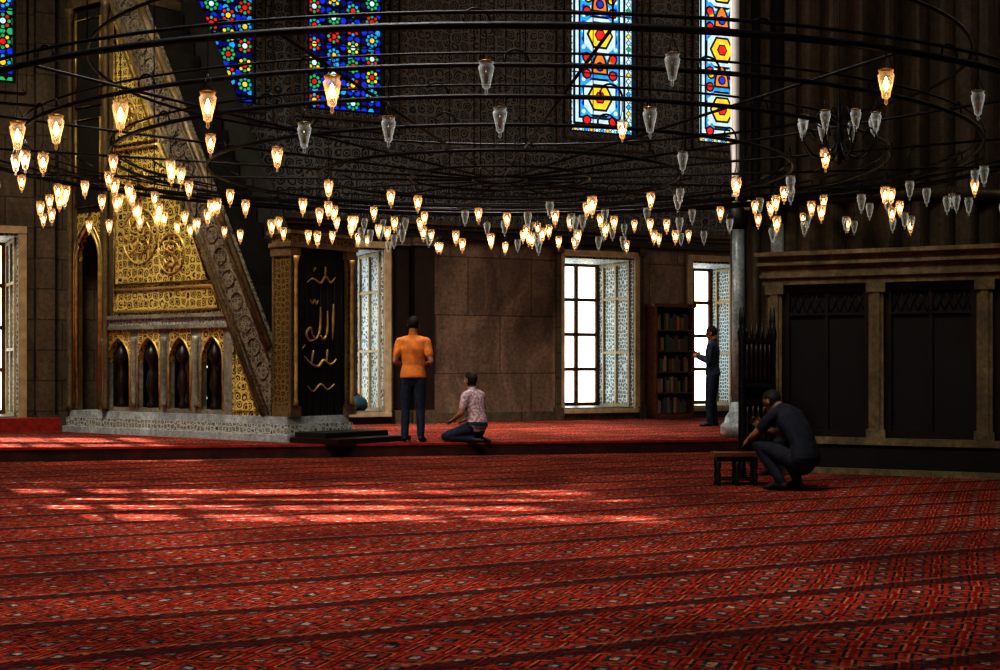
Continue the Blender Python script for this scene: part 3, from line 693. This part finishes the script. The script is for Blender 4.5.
# ------------------------------------------------------------------ people
V = Vector
def ell(bm, c, R, rad, seg=14):
    r = bmesh.ops.create_uvsphere(bm, u_segments=seg, v_segments=seg - 4, radius=1.0)
    mt = Matrix.Translation(c) @ R.to_4x4() @ Matrix.Diagonal((*rad, 1))
    bmesh.ops.transform(bm, matrix=mt, verts=r['verts']); return r['verts']
I3 = Matrix.Identity(3)
def loftb(bm, sts, n=18):
    rings = []
    for i, (c, a, b, u) in enumerate(sts):
        ax = (sts[min(i + 1, len(sts) - 1)][0] - sts[max(i - 1, 0)][0]).normalized()
        u = (u - ax * u.dot(ax)).normalized(); v = ax.cross(u)
        rings.append([bm.verts.new(c + u * a * math.cos(2 * math.pi * k / n) + v * b * math.sin(2 * math.pi * k / n)) for k in range(n)])
    for i in range(len(rings) - 1):
        for k in range(n): bm.faces.new((rings[i][k], rings[i][(k + 1) % n], rings[i + 1][(k + 1) % n], rings[i + 1][k]))
    bm.faces.new(rings[0][::-1]); bm.faces.new(rings[-1])
def limb(bm, pts, rad, segs, label):
    u = V((1, 0, 0)) if abs((pts[-1] - pts[0]).normalized().x) < .9 else V((0, 0, 1))
    for i in range(len(pts) - 1):
        if (pts[i + 1] - pts[i]).length < 1e-4: continue
        loftb(bm, [(pts[i], rad[i], rad[i], u), (pts[i + 1], rad[i + 1], rad[i + 1], u)], 14)
        if segs is not None: segs.append((pts[i], pts[i + 1], rad[i], rad[i + 1], label))
    for p, r in zip(pts, rad): ell(bm, p, I3, (r, r, r), 10)
def remesh(bm, voxel, it):
    bmesh.ops.recalc_face_normals(bm, faces=bm.faces[:])
    me = bpy.data.meshes.new('tmp'); bm.to_mesh(me); bm.free()
    ob = bpy.data.objects.new('tmp', me); sc.collection.objects.link(ob)
    m = ob.modifiers.new('r', 'REMESH'); m.mode = 'VOXEL'; m.voxel_size = voxel
    if it: s = ob.modifiers.new('s', 'SMOOTH'); s.factor = .5; s.iterations = it
    bpy.context.view_layer.update()
    dg = bpy.context.evaluated_depsgraph_get()
    res = bpy.data.meshes.new_from_object(ob.evaluated_get(dg))
    bpy.data.objects.remove(ob); bpy.data.meshes.remove(me)
    return res
def hand(W, d, n, s, curl):
    bm = bmesh.new(); d = d.normalized(); n = (n - d * n.dot(d)).normalized(); s = (s - d * s.dot(d) - n * s.dot(n)).normalized()
    loftb(bm, [(W - d * .02, .027, .022, s), (W + d * .02, .032, .018, s), (W + d * .06, .041, .015, s), (W + d * .092, .040, .012, s)], 16)
    for o, L in ((.031, .074), (.0105, .083), (-.0105, .077), (-.031, .060)):
        p = W + d * .085 + s * o; dd = d + s * o * 2.2; dd.normalize(); pts = [p]; ang = 0
        for fr_ in (.45, .30, .25):
            ang += curl; q = (dd * math.cos(ang) + n * math.sin(ang)); pts.append(pts[-1] + q * L * fr_)
        limb(bm, pts, [.0095, .0088, .008, .007], None, '')
    p = W + d * .028 + s * .028; d1 = (d * .62 + s * .68 + n * .25).normalized(); d2 = (d * .9 + s * .3 + n * .35).normalized()
    limb(bm, [p, p + d1 * .036, p + d1 * .036 + d2 * .028, p + d1 * .036 + d2 * .052], [.014, .011, .0095, .008], None, '')
    return remesh(bm, .005, 2)
def person(name, J, mats, loc, yaw, sleeve=.55):
    bm = bmesh.new(); segs = []
    sp = [V(p) for p in J['spine']]
    W_ = J.get('w', 1.0)
    ab = [(.150, .10), (.178, .122), (.158, .108), (.170, .115), (.192, .122), (.178, .100), (.085, .075)]
    side = V(J.get('side', (1, 0, 0)))
    loftb(bm, [(sp[i], ab[i][0] * W_, ab[i][1] * W_, side) for i in range(7)], 26)
    ell(bm, sp[0], I3, (.14, .10, .09))
    for i in range(6):
        segs.append((sp[i], sp[i + 1], sum(ab[i]) / 2, sum(ab[i + 1]) / 2, 'trouser' if i == 0 else 'shirt'))
    loftb(bm, [(sp[1] * .75 + sp[0] * .25, .186 * W_, .130 * W_, side), (sp[1], .186 * W_, .130 * W_, side), (sp[2], .164 * W_, .113 * W_, side)], 26)
    head = V(J['head']); hf = V(J['hf']).normalized(); hu = V(J['hu']); hu = (hu - hf * hu.dot(hf)).normalized(); hr = hf.cross(hu)
    HR = Matrix((hr, hf, hu)).transposed()
    def H(x, y, z): return head + hr * x + hf * y + hu * z
    limb(bm, [sp[6], H(0, -.025, -.07)], [.066, .058], None, ''); segs.append((sp[6] + (head - sp[6]) * .22, H(0, -.02, -.06), .06, .056, 'skin'))
    ell(bm, H(0, -.008, .018), HR, (.077, .097, .098), 20); ell(bm, H(0, .022, -.048), HR, (.058, .066, .066), 16); ell(bm, H(0, .06, -.092), HR, (.026, .022, .02), 10)
    ell(bm, H(0, .098, -.018), HR, (.013, .022, .026), 10); ell(bm, H(0, .082, .022), HR, (.05, .016, .014), 10); ell(bm, H(0, .085, -.062), HR, (.024, .012, .012), 10)
    for sx in (-1, 1): ell(bm, H(sx * .079, -.005, -.005), HR, (.010, .020, .031), 10)
    ell(bm, H(0, -.018, .032), HR, (.084, .100, .098), 20)
    for i in (0, 1):
        sh, el_, wr = V(J['sh'][i]), V(J['el'][i]), V(J['wr'][i])
        m = sh.lerp(el_, sleeve)
        limb(bm, [sp[5].lerp(sh, .45), sh], [.085, .066], segs, 'shirt')
        limb(bm, [sh, m], [.066, .060 if sleeve < .9 else .05], segs, 'shirt')
        if sleeve < .9:
            limb(bm, [m, el_], [.046, .040], segs, 'skin'); fm = el_.lerp(wr, .3); limb(bm, [el_, fm, wr], [.040, .040, .027], segs, 'skin')
        else: limb(bm, [el_, el_.lerp(wr, .35), el_.lerp(wr, .93)], [.048, .046, .036], segs, 'shirt'); limb(bm, [el_.lerp(wr, .93), wr], [.028, .027], segs, 'skin')
        hip, kn, an, toe = V(J['hip'][i]), V(J['kn'][i]), V(J['an'][i]), V(J['toe'][i])
        limb(bm, [hip, hip.lerp(kn, .45), kn], [.100, .088, .066], segs, 'trouser')
        cal = kn.lerp(an, .35); hem = kn.lerp(an, .93)
        limb(bm, [kn, cal, hem], [.066, .064, .052], segs, 'trouser')
        fd = (toe - an); fl = V((fd.x, fd.y, 0 if J.get('flat', True) else fd.z)).normalized(); sd = fl.cross(V((0, 0, 1)))
        heel = an - fl * .05 + V((0, 0, -.035 if J.get('flat', True) else 0)); ball = toe - fl * .06
        fs = [(heel - fl * .012, .022, .022, sd), (heel + fl * .02, .034, .036, sd), (an.lerp(toe, .35) + V((0, 0, -.008)), .038, .036, sd), (ball, .045, .028, sd), (toe, .034, .020, sd), (toe + fl * .02, .015, .012, sd)]
        loftb(bm, fs, 14); segs.append((heel, toe, .038, .03, 'shoe')); limb(bm, [hem, an], [.046, .042], None, '')
    body = remesh(bm, .0105, 3)
    nf = len(body.polygons); cen = np.empty(nf * 3); body.polygons.foreach_get('center', cen); cen = cen.reshape(-1, 3)
    order = ['skin', 'shirt', 'trouser', 'shoe', 'hair']; best = np.full(nf, 1e9); lab = np.zeros(nf, int)
    for p, q, r0, r1, l in segs:
        p_, q_ = np.array(p), np.array(q); d = q_ - p_; t = np.clip(((cen - p_) @ d) / (d @ d), 0, 1)
        dist = np.linalg.norm(cen - (p_ + t[:, None] * d), axis=1) - (r0 + (r1 - r0) * t)
        k = dist < best; best[k] = dist[k]; lab[k] = order.index(l)
    if 'hemz' in J:
        hz = J['hemz']; core = (np.abs(cen[:, 0]) < .21) & (np.abs(cen[:, 1] - sp[1].y) < .16)
        lab[core & (lab == 2) & (cen[:, 2] > hz)] = 1
        lab[core & (lab == 0) & (cen[:, 2] > hz) & (cen[:, 2] < sp[5].z) & (np.abs(cen[:, 0]) < .17) & (np.abs(cen[:, 1] - sp[1].y) < .13)] = 1
        lab[core & (lab == 1) & (cen[:, 2] < hz)] = 2
    loc_ = (cen - np.array(head)) @ np.array(HR); x, y, z = loc_[:, 0], loc_[:, 1], loc_[:, 2]
    inh = (np.linalg.norm(loc_ / np.array([.105, .14, .15]), axis=1) < 1) & (z > -.125)
    inh &= ~((z < -.085) & (y < .0))
    lab[inh] = 0
    hl = J.get('hairlen', -.055)
    hair = inh & (((z > .055) & (y < .09)) | ((y < .0) & (z > hl) & ~((np.abs(x) > .078) & (y > -.03) & (z < .03))) | (z > .085))
    lab[hair] = 4
    body.polygons.foreach_set('material_index', lab.astype(np.int32))
    fin = bmesh.new(); fin.from_mesh(body)
    for i in (0, 1):
        hm = hand(V(J['wr'][i]), V(J['handd'][i]), V(J['handn'][i]), V(J['hands'][i]), J.get('curl', .45))
        hm.polygons.foreach_set('material_index', np.zeros(len(hm.polygons), np.int32)); fin.from_mesh(hm)
    for sx in (-1, 1):
        for (c_, rd, mi) in (((sx * .032, .083, .002), (.013, .008, .008), 5), ((sx * .032, .089, .002), (.006, .004, .006), 4), ((sx * .033, .092, .022), (.018, .005, .004), 4)):
            vs = ell(fin, H(*c_), HR, rd, 8)
            for v in vs:
                for f in v.link_faces: f.material_index = mi
    vs = ell(fin, H(0, .096, -.063), HR, (.022, .005, .005), 8)
    for v in vs:
        for f in v.link_faces: f.material_index = 6
    for f in fin.faces: f.smooth = True
    me = bpy.data.meshes.new(name); fin.to_mesh(me); fin.free()
    for k in order: me.materials.append(mats[k])
    me.materials.append(EYE); me.materials.append(LIP)
    ob = bpy.data.objects.new(name, me); sc.collection.objects.link(ob)
    zmin = min(v.co.z for v in me.vertices)
    ob.location = (loc[0], loc[1], loc[2] - zmin + .002); ob.rotation_euler = (0, 0, yaw)
    return ob
EYE = simple('eye_white', (.6, .58, .55), .3); LIP = simple('lips', (.30, .10, .08), .5)
SK = simple('skin', (.33, .17, .105), .55, 0, .1, 12); HA = simple('dark_hair', (.010, .008, .007), .7, 0, .4, 60, .5)
JE = simple('navy_jeans', (.016, .028, .060), .85, 0, .4, 18, .5); SH = simple('black_shoes', (.012, .012, .014), .6)
def X2(x, y, z): return [(x, y, z), (-x, y, z)]
J1 = dict(spine=[(0, 0, .84), (0, -.005, .93), (0, 0, 1.05), (0, .005, 1.18), (0, 0, 1.31), (0, -.005, 1.41), (0, -.005, 1.475)],
  head=(0, .02, 1.632), hf=(0, 1, -.12), hu=(0, 0, 1), sh=X2(.185, 0, 1.40), el=X2(.255, -.05, 1.12), wr=[(.13, .19, 1.06), (-.13, .19, 1.06)],
  hip=X2(.09, 0, .87), kn=[(.10, .01, .47), (-.105, .02, .47)], an=[(.11, -.02, .085), (-.12, 0, .085)], toe=[(.14, .15, .03), (-.15, .16, .03)],
  handd=[(-.7, .6, -.1), (.7, .6, -.1)], handn=[(-.3, -.8, 0), (.3, -.8, 0)], hands=[(0, .2, 1), (0, .2, 1)], curl=.5, hemz=.90)
person('standing_man_orange_shirt', J1, dict(skin=SK, hair=HA, shirt=simple('orange_cotton', (.60, .22, .05), .85, 0, .25, 9, .6), trouser=JE, shoe=SH), (-1.21, 19.5, PZ), math.radians(-4), .62)

def floral():
    m, nt, b = newmat('pale_patterned_cloth'); tc = nd(nt, 'ShaderNodeTexCoord')
    v = nd(nt, 'ShaderNodeTexVoronoi', {'Vector': tc.outputs['Object'], 'Scale': 26.0})
    c = ramp(nt, v.outputs['Distance'], [(0, (.35, .10, .13)), (.3, (.70, .58, .62)), (.6, (.34, .24, .28))]); nt.links.new(c, b.inputs['Base Color']); b.inputs['Roughness'].default_value = .9
    return m
J2 = dict(spine=[(0, -.05, .17), (0, -.06, .25), (0, -.05, .37), (0, -.02, .48), (0, .01, .60), (0, .02, .675), (0, .035, .735)],
  head=(0, .065, .865), hf=(.1, 1, -.1), hu=(0, 0, 1), sh=X2(.17, .015, .655), el=X2(.235, .03, .42), wr=X2(.15, .23, .33),
  hip=X2(.09, -.01, .20), kn=X2(.14, .40, .085), an=X2(.10, -.06, .06), toe=X2(.07, -.22, .04), flat=False,
  handd=[(-.2, 1, -.35), (.2, 1, -.35)], handn=[(0, -.3, -1), (0, -.3, -1)], hands=[(-1, 0, 0), (1, 0, 0)], curl=.2, w=.96, hairlen=-.085)
person('kneeling_person_patterned_shirt', J2, dict(skin=SK, hair=HA, shirt=floral(), trouser=JE, shoe=SH), (-.36, 19.45, PZ), math.radians(52), .6)

J3 = dict(J1); J3.update(sh=X2(.18, 0, 1.40), el=X2(.22, .02, 1.14), wr=[(.10, .24, 1.24), (-.10, .24, 1.22)], hf=(0, 1, -.35),
  an=[(.10, -.03, .085), (-.10, .03, .085)], toe=[(.12, .13, .03), (-.12, .19, .03)], kn=[(.10, .02, .47), (-.10, .04, .47)],
  handd=[(-.4, .8, .4), (.4, .8, .4)], handn=[(-.9, 0, 0), (.9, 0, 0)], hands=[(0, -.4, 1), (0, -.4, 1)], curl=.35)
navy = simple('dark_blue_shirt', (.03, .05, .09), .85, 0, .25, 10, .5)
person('standing_man_navy_shirt', J3, dict(skin=SK, hair=HA, shirt=navy, trouser=JE, shoe=SH), (3.72, 24.5, PZ), math.radians(68), 1.0)
J4 = dict(spine=[(0, -.15, .25), (0, -.19, .33), (0, -.17, .46), (0, -.10, .59), (0, 0, .71), (0, .075, .775), (0, .13, .815)],
  head=(0, .225, .875), hf=(0, .75, -.66), hu=(0, .66, .75), sh=X2(.18, .06, .755), el=X2(.23, .26, .55), wr=[(.10, .44, .60), (-.12, .42, .50)],
  hip=X2(.09, -.14, .30), kn=X2(.17, .27, .46), an=X2(.13, 0, .09), toe=X2(.16, .19, .03),
  handd=[(-.2, .5, .5), (.1, .7, -.4)], handn=[(-.8, 0, .3), (.6, -.3, -.5)], hands=[(0, -.5, 1), (.6, 0, .4)], curl=.4)
DJ = simple('black_jeans', (.010, .013, .022), .85, 0, .4, 18, .5)
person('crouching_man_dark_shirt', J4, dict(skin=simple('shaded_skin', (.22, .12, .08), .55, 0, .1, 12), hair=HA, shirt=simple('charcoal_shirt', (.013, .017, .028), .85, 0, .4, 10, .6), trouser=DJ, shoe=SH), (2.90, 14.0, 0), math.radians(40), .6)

# ------------------------------------------------------------------ light
def area(name, loc, tgt, size, power, col, spread=math.pi):
    l = bpy.data.lights.new(name, 'AREA'); l.energy = power; l.size = size; l.color = col; l.spread = spread
    o = bpy.data.objects.new(name, l); sc.collection.objects.link(o); o.location = loc
    o.rotation_euler = (V(tgt) - V(loc)).to_track_quat('-Z', 'Y').to_euler(); return o
s = bpy.data.lights.new('sun', 'SUN'); s.energy = 36.0; s.angle = .025; s.color = (1, .88, .80)
o = bpy.data.objects.new('sun', s); sc.collection.objects.link(o)
o.rotation_euler = V((1, -.03, -.62)).to_track_quat('-Z', 'Y').to_euler()
area('overhead_fill', (-3.0, 8, 12), (-1.8, 11.0, 0), 4, 520, (1, .93, .88), math.radians(88))  # unseen fill added overhead to brighten the near carpet
area('minbar_fill', (-6.5, 15, 11.5), (-4.5, 21.5, 1.5), 3, 230, (1, .9, .72), math.radians(70))  # added fill aimed at the minbar, stands for no modelled opening
area('platform_fill', (-0.2, 20.0, 11.5), (0.0, 23.3, .2), 2, 170, (1, .95, .93), math.radians(46))  # added fill to lift the platform carpet and wall base
area('pier_fill', (2.0, 9.0, 11.5), (5.5, 17.5, 2.5), 3, 75, (1, .92, .75), math.radians(80))  # added fill for the dark loggia and pier side
w = bpy.data.worlds.new('world'); sc.world = w; w.use_nodes = True
w.node_tree.nodes['Background'].inputs[0].default_value = (.5, .6, .8, 1); w.node_tree.nodes['Background'].inputs[1].default_value = .018

cam = bpy.data.cameras.new('camera'); cam.lens = 50.4; cam.sensor_width = 36; cam.shift_y = .031; cam.clip_end = 200
co = bpy.data.objects.new('camera', cam); sc.collection.objects.link(co)
co.location = (0, 0, 1.24); co.rotation_euler = (math.pi / 2, 0, 0); sc.camera = co
